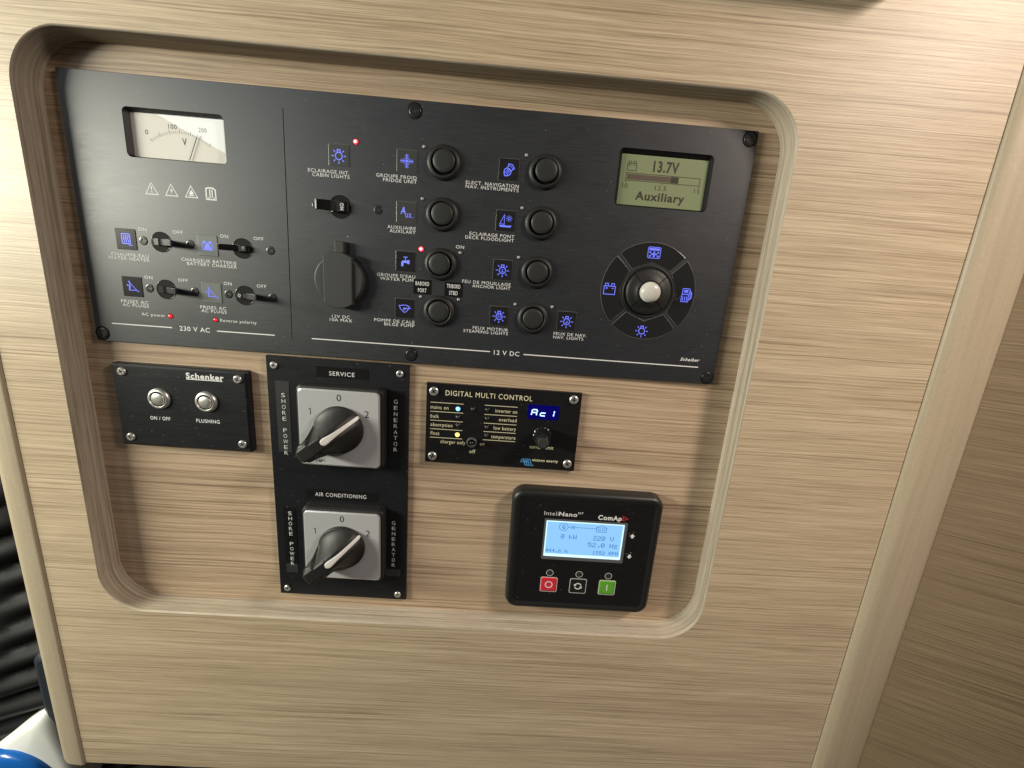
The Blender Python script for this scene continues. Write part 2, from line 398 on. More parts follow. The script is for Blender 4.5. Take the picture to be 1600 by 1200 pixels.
# ------------------------------------------------------------------ icons (unit square, y up)
def icon(kind, sz):
    """returns drawing calls for MB at z"""
    def draw(b, cx, cy, z, m, w=0.075):
        def T(p): return [(cx + x * sz, cy + y * sz) for x, y in p]
        def st(p, closed=False, ww=w): b.stroke(T(p), ww * 0.84 * sz, z, m, closed)
        def fl(p): b.poly(T(p), z, m)
        if kind.startswith('bulb'):
            st(circ(0, -0.04, 0.235, 22), True)
            st([(-0.1, 0.2), (-0.1, 0.36), (0.1, 0.36), (0.1, 0.2)])
            for a in (0, 45, 135, 180, 225, 270, 315):
                c, s_ = math.cos(R(a)), math.sin(R(a)); st([(0.34 * c, -0.04 + 0.34 * s_), (0.5 * c, -0.04 + 0.5 * s_)])
            if kind == 'bulb_anchor': st([(0, 0.08), (0, -0.15)], ww=.06); st([(-0.09, -0.15), (0.09, -0.15)], ww=.06)
            if kind == 'bulb_steam':
                for q in ((-.08, .05), (.07, .08), (-.06, -.1), (.09, -.07)): st([(q[0] - .035, q[1] - .05), (q[0] + .035, q[1] + .05)], ww=.06)
            if kind == 'bulb_boat': fl([(-.1, -.09), (.1, -.09), (.06, -.16), (-.06, -.16)]); fl([(0.01, -.07), (.08, -.07), (0.01, .09)])
        elif kind == 'snow':
            for a in (0, 90, 180, 270):
                c, s_ = math.cos(R(a)), math.sin(R(a))
                def q(u, v): return (u * c - v * s_, u * s_ + v * c)
                st([(0, 0), q(.52, 0)], ww=.055)
                for u in (.17, .33): st([q(u + .13, .13), q(u, 0), q(u + .13, -.13)], ww=.045)
            for a in (45, 135): st([(.3 * math.cos(R(a)), .3 * math.sin(R(a))), (-.3 * math.cos(R(a)), -.3 * math.sin(R(a)))], ww=.045)
        elif kind == 'tap':
            fl([(-.36, -.42), (-.36, -.1), (-.3, .02), (-.18, .08), (.16, .08), (.16, .13), (.36, .13), (.36, -.2), (.16, -.2), (.16, -.12), (-.14, -.12), (-.17, -.18), (-.17, -.42)])
            st([(0, .08), (0, .36)], ww=.07); st([(-.17, .37), (.19, .37)], ww=.08)
        elif kind == 'bilge':
            st([(-.5, .3), (-.38, -.05), (-.1, -.3), (0, -.36), (.14, -.28), (.36, -.03), (.46, .22)]); st([(-.5, .2), (-.2, .3), (.2, .3), (.44, .16)])
            st([(-.08, -.18), (-.08, .03), (.3, .03)], ww=.08); fl([(-.08, -.08), (.1, -.08), (.1, .03), (-.08, .03)]); st([(.3, .03), (.58, .03)], ww=.06)
        elif kind == 'compass':
            def rt(p): return [(x * .82 + y * .57, -x * .57 + y * .82) for x, y in p]
            st(rt([(-.2, .0), (-.26, -.2), (-.16, -.4), (0, -.52), (.16, -.4), (.26, -.2), (.2, .0), (0, .06)]), True, .08)
            for x in (-.12, 0, .12): st(rt([(x, -.4), (x * .6, .02)]), ww=.05)
            st(rt([(-.16, .06), (-.26, .3), (0, .42), (.26, .3), (.16, .06)]), ww=.07)
            st(rt([(-.2, .2), (0, .27), (.2, .2)]), ww=.05)
        elif kind == 'deck':
            fl([(-.48, -.3), (-.38, -.44), (.36, -.44), (.46, -.3), (.1, -.32), (-.3, -.3)])
            st([(-.1, -.3), (-.1, .46)], ww=.05); st([(-.12, .4), (-.42, -.22), (-.12, -.24)], ww=.05)
            st(circ(.24, .18, .09, 12), True, .05)
            for a in range(0, 360, 45): st([(.24 + .15 * math.cos(R(a)), .18 + .15 * math.sin(R(a))), (.24 + .23 * math.cos(R(a)), .18 + .23 * math.sin(R(a)))], ww=.045)
        elif kind == 'heater':
            st(rr(-.34, -.36, .34, .44, .08, 3), True, .09)
            for x in (-.17, 0, .17): st([(x, -.26), (x + .05, -.12), (x - .05, .06), (x + .05, .2), (x, .34)], ww=.09)
            st([(.18, -.36), (.22, -.48), (.5, -.48)], ww=.07)
        elif kind == 'charger':
            st([(-.42, -.38), (.42, -.38), (.42, .2), (-.42, .2)], True, .07)
            for x in (-.26, .26): fl(rr(x - .12, .2, x + .12, .4, .04, 2))
            fl([(-.38, -.34), (.38, -.34), (.12, .14), (-.12, .14)])
        elif kind == 'plug':
            st([(-.2, .34), (-.3, -.3), (.36, -.3)], True, .08); st([(.3, -.3), (.56, -.42)], ww=.07)
            fl(circ(-.4, .1, .07, 8)); fl(circ(-.24, .42, .07, 8)); st([(-.4, .1), (-.26, .06)], ww=.05)
            st([(-.14, .16), (-.18, -.18)], ww=.05)
        elif kind == 'battery':
            st([(-.44, -.42), (.44, -.42), (.44, .2), (-.44, .2)], True, .07)
            for x in (-.24, .24): st([(x - .11, .2), (x - .11, .4), (x + .11, .4), (x + .11, .2)], ww=.065)
            st([(-.32, .04), (-.14, .04)], ww=.06); st([(-.23, -.05), (-.23, .13)], ww=.06); st([(.14, .04), (.32, .04)], ww=.06)
        elif kind == 'fridge':
            st(rr(-.48, -.4, .48, .4, .1, 3), True, .06); fl([(-.4, .16), (.4, .16), (.4, .33), (-.4, .33)])
            for i in range(5):
                for j in range(3):
                    if (i + j) % 2 == 0 or i == 2: fl([(-.38 + i * .155, -.32 + j * .14), (-.24 + i * .155, -.32 + j * .14), (-.24 + i * .155, -.2 + j * .14), (-.38 + i * .155, -.2 + j * .14)])
        elif kind == 'pump':
            st(rr(-.3, .08, .26, .5, .06, 3), True, .07); fl([(-.18, .2), (.14, .2), (.14, .4), (-.18, .4)])
            st([(-.36, -.5), (.2, -.5), (.2, .06), (-.32, .06)], True, .07)
            for x in (-.24, -.08, .08): st([(x, -.42), (x, -.1)], ww=.08)
            st([(.26, .36), (.42, .2), (.42, -.2), (.22, -.36)], ww=.09); st([(.32, .2), (.34, -.2)], ww=.06)
        elif kind.startswith('warn'):
            st([(-.5, -.42), (.5, -.42), (0, .48)], True, .085)
            if kind == 'warn_bang': fl([(-.06, .2), (.06, .2), (.035, -.12), (-.035, -.12)]); fl(circ(0, -.24, .055, 8))
            if kind == 'warn_bolt': fl([(.06, .24), (-.12, -.04), (0, -.04), (-.06, -.32), (.13, .03), (.01, .03)])
            if kind == 'warn_fire': fl([(-.18, -.16), (-.14, .0), (-.04, .08), (0, .22), (.08, .06), (.16, 0), (.18, -.16), (.1, -.22), (-.1, -.22)]); st([(-.24, -.28), (.24, -.28)], ww=.07)
        elif kind == 'book':
            st([(-.42, -.5), (.42, -.5), (.42, .32), (.22, .48), (-.22, .48), (-.42, .4)], True, .14); st([(-.09, -.44), (-.09, .36)], ww=.12); st([(.12, -.44), (.12, .36)], ww=.12)
            fl([(-.42, -.46), (.42, -.46), (.42, -.34), (-.42, -.34)])
    return draw

# ------------------------------------------------------------------ the big switch panel
def electrical_panel():
    P = empty('electrical_panel', (0, 0, 0), 'wide black distribution panel with breakers, round push buttons and blue backlit icons', 'switch panel')
    VC = rr(39.2, -50.2, 105.2, -19.4, 3.2); LC = rr(371.7, -54.6, 437.5, -17.4, 3.4)
    out = rr(0, -178.4, 465, 0, 0.8, 3)
    gx = [(144.55, -12.0), (145.15, -12.0), (143.75, -166.4), (143.15, -166.4)]
    b = MB(); b.sheet(rr(0.3, -178.1, 464.7, -0.3, 0.8, 3), [VC, LC, gx], 0, PANEL)
    b.rings([[(x, y, -3) for x, y in out], [(x, y, -0.3) for x, y in out], [(x, y, 0) for x, y in rr(0.3, -178.1, 464.7, -0.3, 0.8, 3)]], PANEL, False, False)
    b.walls(gx, 0, -0.6, PANEL, inward=False); b.poly(gx, -0.55, RECESS)
    b.stroke([(145.3, -12.0), (143.9, -166.4)], 0.22, 0.03, EDGE)
    b.stroke([(160.4, -24.6), (164.5, -24.0), (168.0, -26.2), (168.6, -27.6)], 0.28, 0.04, SCUFF); b.stroke([(196.5, -17.8), (199.8, -21.6)], 0.5, 0.04, SCUFF); b.stroke([(150.0, -21.0), (153.5, -21.4)], 0.2, 0.04, SCUFF)
    b.stroke([(424.0, -113.5), (426.3, -116.5), (429.5, -112.8)], 0.35, 0.42, SCUFF); b.stroke([(185.6, -90.3), (186.1, -90.3)], 0.45, 0.04, WHITE)
    b.build('faceplate', P)
    # white printing
    Z = 0.07
    caps = {
        'on_mark': [[('ON', 40.1, 46.0, -96.6)], [('ON', 96.5, 102.2, -96.9)], [('ON', 40.3, 46.1, -129.6)], [('ON', 96.4, 102.0, -129.7)], [('ON', 262.5, 268.3, -91.3)]],
        'off_mark': [[('OFF', 64.0, 70.9, -96.7)], [('OFF', 119.9, 126.8, -96.7)], [('OFF', 64.1, 71.0, -129.7)], [('OFF', 119.9, 126.7, -129.6)]],
        'caption': [
            [('CHAUFFE-EAU', 19.3, 45.3, -114.9), ('WATER HEATER', 16.6, 45.5, -117.5)],
            [('CHARGEUR BATTERIE', 68.0, 106.7, -114.9), ('BATTERY CHARGER', 71.7, 106.7, -117.5)],
            [('PRISES AC', 21.6, 41.0, -147.8), ('AC PLUGS', 22.3, 41.0, -150.4)],
            [('PRISES AC', 78.0, 96.7, -147.9), ('AC PLUGS', 78.6, 96.7, -150.5)],
            [('AC power', 35.0, 52.0, -156.3)], [('Reverse polarity', 91.5, 118.0, -156.6)],
            [('ECLAIRAGE INT.', 159.8, 187.8, -48.7), ('CABIN LIGHTS', 162.6, 187.9, -51.3)],
            [('GROUPE FROID', 206.1, 233.8, -48.2), ('FRIDGE UNIT', 210.8, 234.0, -50.8)],
            [('12V DC', 173.3, 186.4, -147.4), ('10A MAX', 171.7, 188.0, -150.0)],
            [('AUXILIAIRE', 213.8, 233.7, -81.4), ('AUXILARY', 215.4, 233.7, -84.0)],
            [("GROUPE D'EAU", 206.5, 233.9, -114.7), ('WATER PUMP', 208.6, 235.0, -117.3)],
            [('POMPE DE CALE', 204.3, 233.9, -147.6), ('BILGE PUMP', 211.7, 234.0, -150.2)],
            [('ELECT. NAVIGATION', 267.7, 304.3, -48.0), ('NAV. INSTRUMENTS', 267.6, 304.4, -50.6)],
            [('ECLAIRAGE PONT', 271.8, 303.6, -81.4), ('DECK FLOODLIGHT', 268.9, 303.5, -84.1)],
            [('FEU DE MOUILLAGE', 268.0, 303.3, -114.9), ('ANCHOR LIGHT', 275.4, 303.3, -117.6)],
            [('FEUX MOTEUR', 277.3, 303.6, -148.1), ('STEAMING LIGHTS', 270.4, 303.7, -150.8)],
            [('FEUX DE NAV.', 337.9, 362.7, -147.9), ('NAV. LIGHTS', 337.9, 360.6, -150.6)]]}
    for nm, lst in caps.items():
        for lines in lst:
            b = MB()
            for t, x0, x1, y in lines: b.text(t, x0, x1, y, 2.15, Z, WHITE, 0.0)
            b.build(nm, P)
    b = MB(); b.text('230 V AC', 61.4, 83.3, -164.8, 3.3, Z, WHITE, 0.008); b.build('voltage_title', P)
    b = MB(); b.text('12 V DC', 294.1, 313.4, -165.6, 3.3, Z, WHITE, 0.008); b.build('voltage_title', P)
    for x0, x1, y in ((12.7, 56.0, -164.8), (88.5, 130.7, -164.9), (157.9, 291.1, -165.3), (316.6, 451.2, -165.6)):
        b = MB(); b.stroke([(x0, y), (x1, y)], 0.75, Z, WHITE); b.build('printed_rule', P)
    b = MB(); b.text('Scheiber', 436.4, 451.4, -160.2, 2.3, Z, WHITE, 0.02, 0.35); b.build('maker_mark', P)
    for kind, x in (('warn_bang', 52.8), ('warn_bolt', 66.1), ('warn_fire', 79.5), ('book', 92.8)):
        b = MB(); icon(kind, 8.2 if kind != 'book' else 7.6)(b, x, -69.4, Z, WHITE); b.build('warning_symbol', P)
    # voltmeter
    b = MB(); inn = rr(41.3, -48.9, 103.2, -21.6, 0.9)
    b.rings([[(x, y, 0.0) for x, y in VC], [(x, y, -0.4) for x, y in VC], [(x, y, -4) for x, y in inn]], BLACKP, False, False, False)
    vm = b.build('voltmeter', P)
    b = MB(); b.poly(inn, -4.0, METER)
    px, py, Rr_ = 73.0, -63.0, 30.6
    n = 30
    for i in range(n + 1):
        a = R(128 - 76 * i / n); L = 2.6 if i % 5 == 0 else 1.6
        b.stroke([(px + Rr_ * math.cos(a), py + Rr_ * math.sin(a)), (px + (Rr_ + L) * math.cos(a), py + (Rr_ + L) * math.sin(a))], 0.22 if i % 5 else 0.3, -3.95, SCALE)
    b.text('0', 49.9, 51.9, -33.1, 2.9, -3.95, PRINTK); b.text('100', 65.7, 71.3, -28.4, 2.9, -3.95, PRINTK)
    b.text('200', 85.6, 91.0, -29.0, 2.7, -3.95, PRINTK); b.text('V', 74.1, 77.1, -37.2, 4.3, -3.95, PRINTK, 0.01)
    b.build('dial_face', vm)
    b = MB(); b.box(-0.22, 0, -3.2, 0.22, 17.5, -3.0, PRINTK)
    b.build('needle', vm, (78.4, -48.6, 0), (0, 0, R(-23)))
    b = MB(); b.poly(inn, -2.6, GLASS); b.build('glass', vm)
    # icon windows
    def window(x, y, kind, wm, im, sz=9.6):
        b = MB(); b.rrect(x - 7.0, y - 7.1, x + 7.0, y + 7.1, 0.5, [(0.12, 0.0), (0.1, 0.02)], EDGE, True, True)
        b.rrect(x - 6.9, y - 7.0, x + 6.9, y + 7.0, 0.4, [(0, 0.02), (0, 0.26), (-0.2, 0.34)], wm, False)
        o = b.build('icon_window', P)
        if wm is WIN_L: o['label'] = 'icon window still under a pale film'
        b = MB()
        if kind == 'aux':
            b.text('A', x - 4.0, x - 0.4, y + 1.2, 4.6, 0.4, im, 0.02, 0.15); b.text('ux.', x - 0.6, x + 4.6, y - 1.2, 4.4, 0.4, im, 0.0)
        else: icon(kind, sz)(b, x, y, 0.4, im)
        b.build('icon', o)
    for x, y, kind, wm, im, sz in (
        (31.2, -104.2, 'heater', WIN_D, ICON, 8.2), (87.5, -104.2, 'charger', WIN_L, ICON, 7.8), (31.3, -137.0, 'plug', WIN_D, ICON, 8.2), (87.4, -137.2, 'plug', WIN_L, ICON, 8.2),
        (181.0, -38.1, 'bulb', WIN_M, ICON_HI, 9.8), (227.0, -38.0, 'snow', WIN_M, ICON_HI, 8.8), (227.0, -71.0, 'aux', WIN_M, ICON_HI, 8), (226.8, -104.3, 'tap', WIN_D, ICON_HI, 8.2), (226.6, -137.8, 'bilge', WIN_D, ICON_HI, 8.0),
        (296.9, -37.8, 'compass', WIN_D, ICON, 9.4), (296.8, -71.2, 'deck', WIN_D, ICON, 9.6), (296.7, -104.8, 'bulb_anchor', WIN_D, ICON, 9.6), (296.3, -138.0, 'bulb_steam', WIN_D, ICON, 9.6), (346.7, -138.1, 'bulb_boat', WIN_D, ICON, 9.6)):
        window(x, y, kind, wm, im, sz)
    # push buttons
    proto = None
    for x, y, dx, dy, hz in ((252.1, -37.0, 0.5, 0.7, 0.8), (252.1, -70.5, 0.3, 0.3, 0.6), (252.1, -104.3, -0.5, 0.2, 1.0), (252.0, -137.9, 0, 0, 0), (321.9, -37.4, 0.6, 0.6, 1.4), (321.8, -70.9, 0.5, 0.3, 1.2), (321.7, -104.7, 0.4, 0.2, 0.8), (321.4, -138.0, 0, 0, 0)):
        if proto is None:
            b = MB(); b.lathe([(11.5, 0), (11.4, 1.0), (10.9, 1.9), (10.1, 2.6), (9.2, 2.9), (8.6, 2.8), (8.3, 2.3), (8.25, 0.4)], BLACKS, n=48, cap1=False)
            b.lathe([(8.25, 0.4), (0.01, 0.4)], RECESS, n=48, cap1=False)
            proto = b.build('push_button', P, (x, y, 0))
            b = MB(); b.lathe([(7.5, 0.3), (7.5, 2.4), (7.3, 2.9), (6.9, 3.15), (4.5, 3.28), (0.02, 3.3)], CAPM, n=48, cap1=False); c = b.build('button_cap', proto)
            o = proto
        else: o = copy(proto, (x, y, 0), P)
        o.children[0].location = Vector((dx, dy, hz)) * K
    # little lamps
    def led(x, y, m, r=1.25, core=None):
        b = MB(); b.lathe([(r * 1.35, 0.0), (r * 1.35, 0.05), (r * 1.0, 0.06)], RECESS, n=16, cap1=False)
        b.lathe([(r, 0.05), (r * 0.9, 0.5), (r * 0.55, 0.85), (0.02, 0.95)], m, n=16, cap1=False)
        if core: b.lathe([(r * 0.56, 0.86), (r * 0.3, 0.99), (0.02, 1.02)], core, n=16, cap1=False)
        o = b.build('indicator_lamp', P, (x, y, 0))
        if m is not LED_OFF: o['label'] = 'brightly lit red indicator lamp' if core else 'dimly lit red indicator lamp'
    led(192.4, -28.6, LED_R, 1.6, LED_RC); led(237.8, -94.8, LED_R, 1.65, LED_RC)
    led(55.7, -156.4, LED_RD, 1.5); led(88.3, -156.6, LED_RD, 1.35)
    for x, y in ((238.4, -28.0), (238.0, -61.2), (265.7, -95.3), (238.1, -128.4), (265.8, -128.4), (308.2, -27.7), (307.7, -61.7), (307.7, -95.2), (307.6, -128.6), (335.0, -128.5)): led(x, y, LED_OFF, 1.2)
    # screws
    sp = screw_mb(3.0, 0.28, DSTEEL, 0.5).build('screw', P, (43.0, -104.3, 0))
    for x, y in ((75.4, -104.2), (131.3, -104.2), (43.2, -137.2), (75.4, -137.1), (99.3, -137.1), (131.0, -137.1), (207.4, -70.8), (164.6, -71.0)):
        c = copy(sp, (x, y, 0), P); c.rotation_euler.z = random.uniform(0, 1.5)
    b = screw_mb(3.9, 0.22, DSTEEL, 0.2); b.lathe([(5.2, 0.0), (5.2, 0.06), (4.1, 0.07)], RECESS, n=24, cap1=False)
    sp = b.build('screw', P, (231.8, -6.6, 0))
    for x, y in ((4.9, -172.6), (231.7, -172.0), (459.4, -173.0), (459.6, -5.4)):
        c = copy(sp, (x, y, 0), P); c.rotation_euler.z = random.uniform(0, 1.5)
    # breakers
    def breaker(x, y, side, r=6.7, lw=4.3, tip=13.2, mark=None):
        b = MB(); b.lathe([(r + 0.35, 0), (r + 0.3, 0.25), (r, 0.3), (r - 0.1, 0.12)], BLACKG, n=32, cap1=False)
        b.lathe([(r - 0.1, 0.12), (0.01, 0.1)], RECESS, n=32, cap1=False)
        # drum of the rocker standing out of the round hole
        m = 10; L0 = []
        for i in range(m + 1):
            a = R(180 * i / m); L0.append((math.cos(a) * (r - 0.9), 0.1 + math.sin(a) * 3.0))
        for (xa, za), (xb, zb) in zip(L0, L0[1:]):
            b.face([(xa, -lw / 2, za), (xa, lw / 2, za), (xb, lw / 2, zb), (xb, -lw / 2, zb)], BLACKG)
        for yy in (-lw / 2, lw / 2): b.face([(p, yy, q) for p, q in (L0 if yy < 0 else L0[::-1])], BLACKG)
        bmesh.ops.recalc_face_normals(b.bm, faces=b.bm.faces)
        o = b.build('breaker_switch', P, (x, y, 0))
        b = MB(); h = lw / 2
        sec = [(2.2, 1.8, 1.6), (5.0, 3.6, 1.6), (9.0, 5.6, 1.3), (tip - 0.6, 7.4, 1.1), (tip, 7.5, 0.7)]
        lo = []
        for q, zc, th in sec:
            hh = h * (0.97 if q < tip - 1 else 0.9)
            lo.append([(q, -hh, zc - th), (q, hh, zc - th), (q - 0.4, hh, zc + th), (q - 0.4, -hh, zc + th)])
        b.rings(lo, LEVER, True, True, False)
        bmesh.ops.bevel(b.bm, geom=[e for e in b.bm.edges], offset=0.00035, segments=2, affect='EDGES')
        bmesh.ops.recalc_face_normals(b.bm, faces=b.bm.faces)
        if side < 0: b.xf(Matrix.Rotation(math.pi, 4, 'Z'))
        b.build('lever', o)
        if mark:
            b = MB(); b.box(0.3, -lw / 2 + 0.5, 2.6, 3.8, lw / 2 - 0.5, 3.3, BLACKP)
            if mark == 'ON':
                b2 = MB(); b2.text('ON', -2.3, 2.3, 0, 2.4, 0, WHITE, 0.02); b2.xf(Matrix.Translation(Vector((2.2, 0, 3.36)) * K) @ Matrix.Rotation(R(-90), 4, 'Z'))
                b.build('rocker_face', o); b2.build('rocker_mark', o)
            else:
                if mark == 'O': b.stroke(circ(-2.2, 0, 0.8, 12), 0.35, 3.36, WHITE, True)
                else: b.stroke([(2.2, -0.4), (2.2, 1.6)], 0.35, 3.36, WHITE)
                b.build('rocker_face', o)
        return o
    breaker(55.3, -104.3, 1); breaker(111.7, -104.3, -1, mark='I'); breaker(55.1, -137.2, 1); breaker(111.0, -137.2, 1, mark='O')
    breaker(181.2, -71.0, -1, 7.4, 7.0, 14.5, 'ON')
    # 12 V socket with its flip cap
    b = MB(); x, y = 181.0, -121.0
    b.lathe([(17.0, 0), (17.3, 0.3), (17.3, 5.2), (16.9, 6.0), (16.2, 6.2)], GREYP, (x, y), 56)
    o = b.build('socket_cap', P)
    b = MB(); arc = lambda cy, s_: [(x + 10.0 * u, cy + s_ * (3.2 * (1 - u * u))) for u in [i / 8 - 1 for i in range(17)]]
    top = arc(y + 16.4, 1)[::-1]; bot = arc(y - 16.4, -1)
    lp = bot + top
    def ins(o_): return [(x + (px_ - x) * (1 - o_ / 10), y + (py_ - y) * (1 - o_ / 19)) for px_, py_ in lp]
    b.rings([[(*q, 2.5) for q in lp], [(*q, 7.4) for q in lp], [(*q, 7.9) for q in ins(0.5)]], GREYP, True, True, False)
    b.build('cap_strap', o)
    b = MB(); b.rrect(x - 2.6, y + 19.0, x + 3.6, y + 27.0, 0.8, [(0, 0), (0, 4.6), (-0.5, 5.2)], GREYP, False); b.build('cap_tab', o)
    # stick-on labels
    for x, y, t1, t2 in ((239.2, -121.2, 'BABORD', 'PORT'), (261.9, -121.4, 'TRIBORD', 'STBD')):
        b = MB(); b.rrect(x - 6.4, y - 5.2, x + 6.4, y + 5.2, 0.3, [(0, 0.08), (0, 0.24)], TAPE, False)
        for t, yy, hw in ((t1, y + 2.3, 4.9), (t2, y - 2.5, 3.1)): b.text(t, x - hw, x + hw, yy, 2.7, 0.3, WHITE, 0.01)
        b.build('sticker', P)
    # battery display
    b = MB(); inn = rr(374.2, -53.2, 435.0, -20.5, 0.6)
    b.rings([[(x, y, 0.0) for x, y in LC], [(x, y, -0.4) for x, y in LC], [(x, y, -3) for x, y in inn]], RECESS, False, False, False)
    d = b.build('battery_display', P)
    b = MB(); b.poly(inn, -3.0, LCDG)
    icon('battery', 7.2)(b, 382.0, -27.8, -2.95, LCDK, 0.11)
    b.text('13.7V', 396.9, 414.9, -27.0, 6.6, -2.95, LCDK, 0.03)
    b.stroke([(378.6, -37.2), (378.6, -32.4), (430.9, -32.4), (430.9, -37.2)], 0.42, -2.95, LCDK, True)
    b.poly([(379.4, -36.6), (410.4, -36.6), (410.4, -33.0), (379.4, -33.0)], -2.95, LCDBAR); b.poly([(410.4, -36.8), (415.8, -36.8), (415.8, -32.8), (410.4, -32.8)], -2.94, LCDK)
    for x in (378.6, 404.6, 430.9): b.stroke([(x, -37.2), (x, -38.4)], 0.4, -2.95, LCDK)
    b.text('10', 376.7, 380.5, -40.7, 2.9, -2.95, LCDK); b.text('12.5', 399.9, 407.9, -40.7, 2.9, -2.95, LCDK); b.text('15', 427.9, 431.9, -40.6, 2.9, -2.95, LCDK)
    b.text('Auxiliary', 386.8, 421.8, -46.6, 5.2, -2.95, LCDK, 0.03)
    b.build('screen', d)
    b = MB(); b.poly(inn, -1.9, GLASS); b.build('glass', d)
    # four way navigation pad
    cx, cy = 404.4, -112.2; names = ('fridge', 'battery', 'bulb', 'pump')
    for k, kind in enumerate(names):
        a0 = 90 * k
        def rot(p): c, s_ = math.cos(R(a0)), math.sin(R(a0)); return [(cx + x * c - y * s_, cy + x * s_ + y * c) for x, y in p]
        arcp = circ(0, 0, 35.0, 20, 47.2, 132.8)
        lp = arcp + [(-14.2, 15.4), (0, 21.4), (14.2, 15.4)]
        inl = [(x * 0.99, 25.5 + (y - 25.5) * 0.972) for x, y in lp]
        b = MB(); b.rings([[(*q, 0.0) for q in rot(lp)], [(*q, 0.3) for q in rot(lp)], [(*q, 0.36) for q in rot(inl)]], EDGE, False, False, False)  # rim ribbon with the edge highlight painted in
        b.poly(rot(inl), 0.36, WIN_D)
        o = b.build('pad_segment', P)
        ix, iy = {'fridge': (404.9, -84.4), 'battery': (375.8, -112.1), 'bulb': (403.7, -140.8), 'pump': (432.8, -112.5)}[kind]
        b = MB(); icon(kind, 9.4)(b, ix, iy, 0.45, ICON); b.build('icon', o)
    b = MB(); b.lathe([(19.0, 0.0), (18.9, 0.6), (18.2, 0.8), (17.6, 0.5)], BLACKS, (cx, cy), 56, False); b.lathe([(17.6, 0.5), (0.02, 0.3)], RECESS, (cx, cy), 48, False)
    j = b.build('joystick', P)
    b = MB(); b.lathe([(16.6, 0.4), (16.6, 1.6), (16.0, 2.4), (14.5, 2.9), (12.0, 3.3), (9.5, 4.4), (8.6, 5.4), (8.2, 5.2), (8.0, 3)], BLACKS, (cx, cy), 56, False)
    pr = [(16.7, 1.7), (16.1, 2.5), (14.5, 3.0), (12.0, 3.4), (9.5, 4.5), (8.5, 5.5)]
    for a in (45, 135, 225, 315):
        c, s_ = math.cos(R(a)), math.sin(R(a))
        for (ra, za), (rb, zb) in zip(pr, pr[1:]):
            b.face([(cx + ra * c + 0.35 * s_, cy + ra * s_ - 0.35 * c, za), (cx + ra * c - 0.35 * s_, cy + ra * s_ + 0.35 * c, za), (cx + rb * c - 0.35 * s_, cy + rb * s_ + 0.35 * c, zb), (cx + rb * c + 0.35 * s_, cy + rb * s_ - 0.35 * c, zb)], RECESS)
    b.build('joystick_skirt', j)
    b = MB(); b.lathe([(7.4, 3), (7.4, 6.2), (7.2, 7.4), (6.4, 8.6), (4.8, 9.6), (2.5, 10.1), (0.02, 10.2)], IVORY, (cx, cy), 40, False); b.build('joystick_button', j)
electrical_panel()

# ------------------------------------------------------------------ two-button panel
def watermaker_panel():
    P = empty('push_button_panel', (0, 0, 0), 'small black control box with two chrome push buttons marked ON / OFF and FLUSHING', 'control panel')
    b = MB(); b.rrect(9.5, -259.4, 109.6, -193.9, 1.6, [(0.1, -3), (0, 1.4), (-0.5, 2.0), (-2.0, 3.0), (-2.4, 3.0)], PANEL2, False); b.build('faceplate', P)
    b = MB(); b.text('Schenker', 64.3, 92.2, -199.9, 4.2, 3.08, WHITE, 0.03); b.stroke([(64.3, -202.6), (91.2, -202.6)], 0.6, 3.08, WHITE); b.build('maker_mark', P)
    b = MB(); b.text('ON / OFF', 33.9, 48.9, -235.5, 2.7, 3.08, WHITE, 0.01); b.build('caption', P)
    b = MB(); b.text('FLUSHING', 68.6, 86.3, -235.3, 2.7, 3.08, WHITE, 0.01); b.build('caption', P)
    b = MB(); b.lathe([(8.2, 3.0), (8.1, 3.9), (7.5, 4.8), (6.2, 5.5), (5.95, 5.4), (5.85, 4.2)], STEEL, n=40, cap1=False); b.lathe([(5.85, 4.2), (4.0, 4.2)], RECESS, n=40, cap1=False)
    o = b.build('push_button', P, (42.6, -219.6, 0))
    b = MB(); b.lathe([(4.7, 4.2), (4.7, 5.2), (4.5, 5.4), (0.02, 5.1)], STEEL, n=40, cap1=False); b.build('button_cap', o)
    copy(o, (77.8, -219.6, 0), P)
    sp = screw_mb(3.2, 1.3, STEEL, 0.4).build('screw', P, (17.4, -200.1, 3))
    for x, y in ((102.7, -200.1), (17.4, -252.2), (102.6, -252.4)): copy(sp, (x, y, 3), P).rotation_euler.z = random.uniform(0, 1.5)
watermaker_panel()

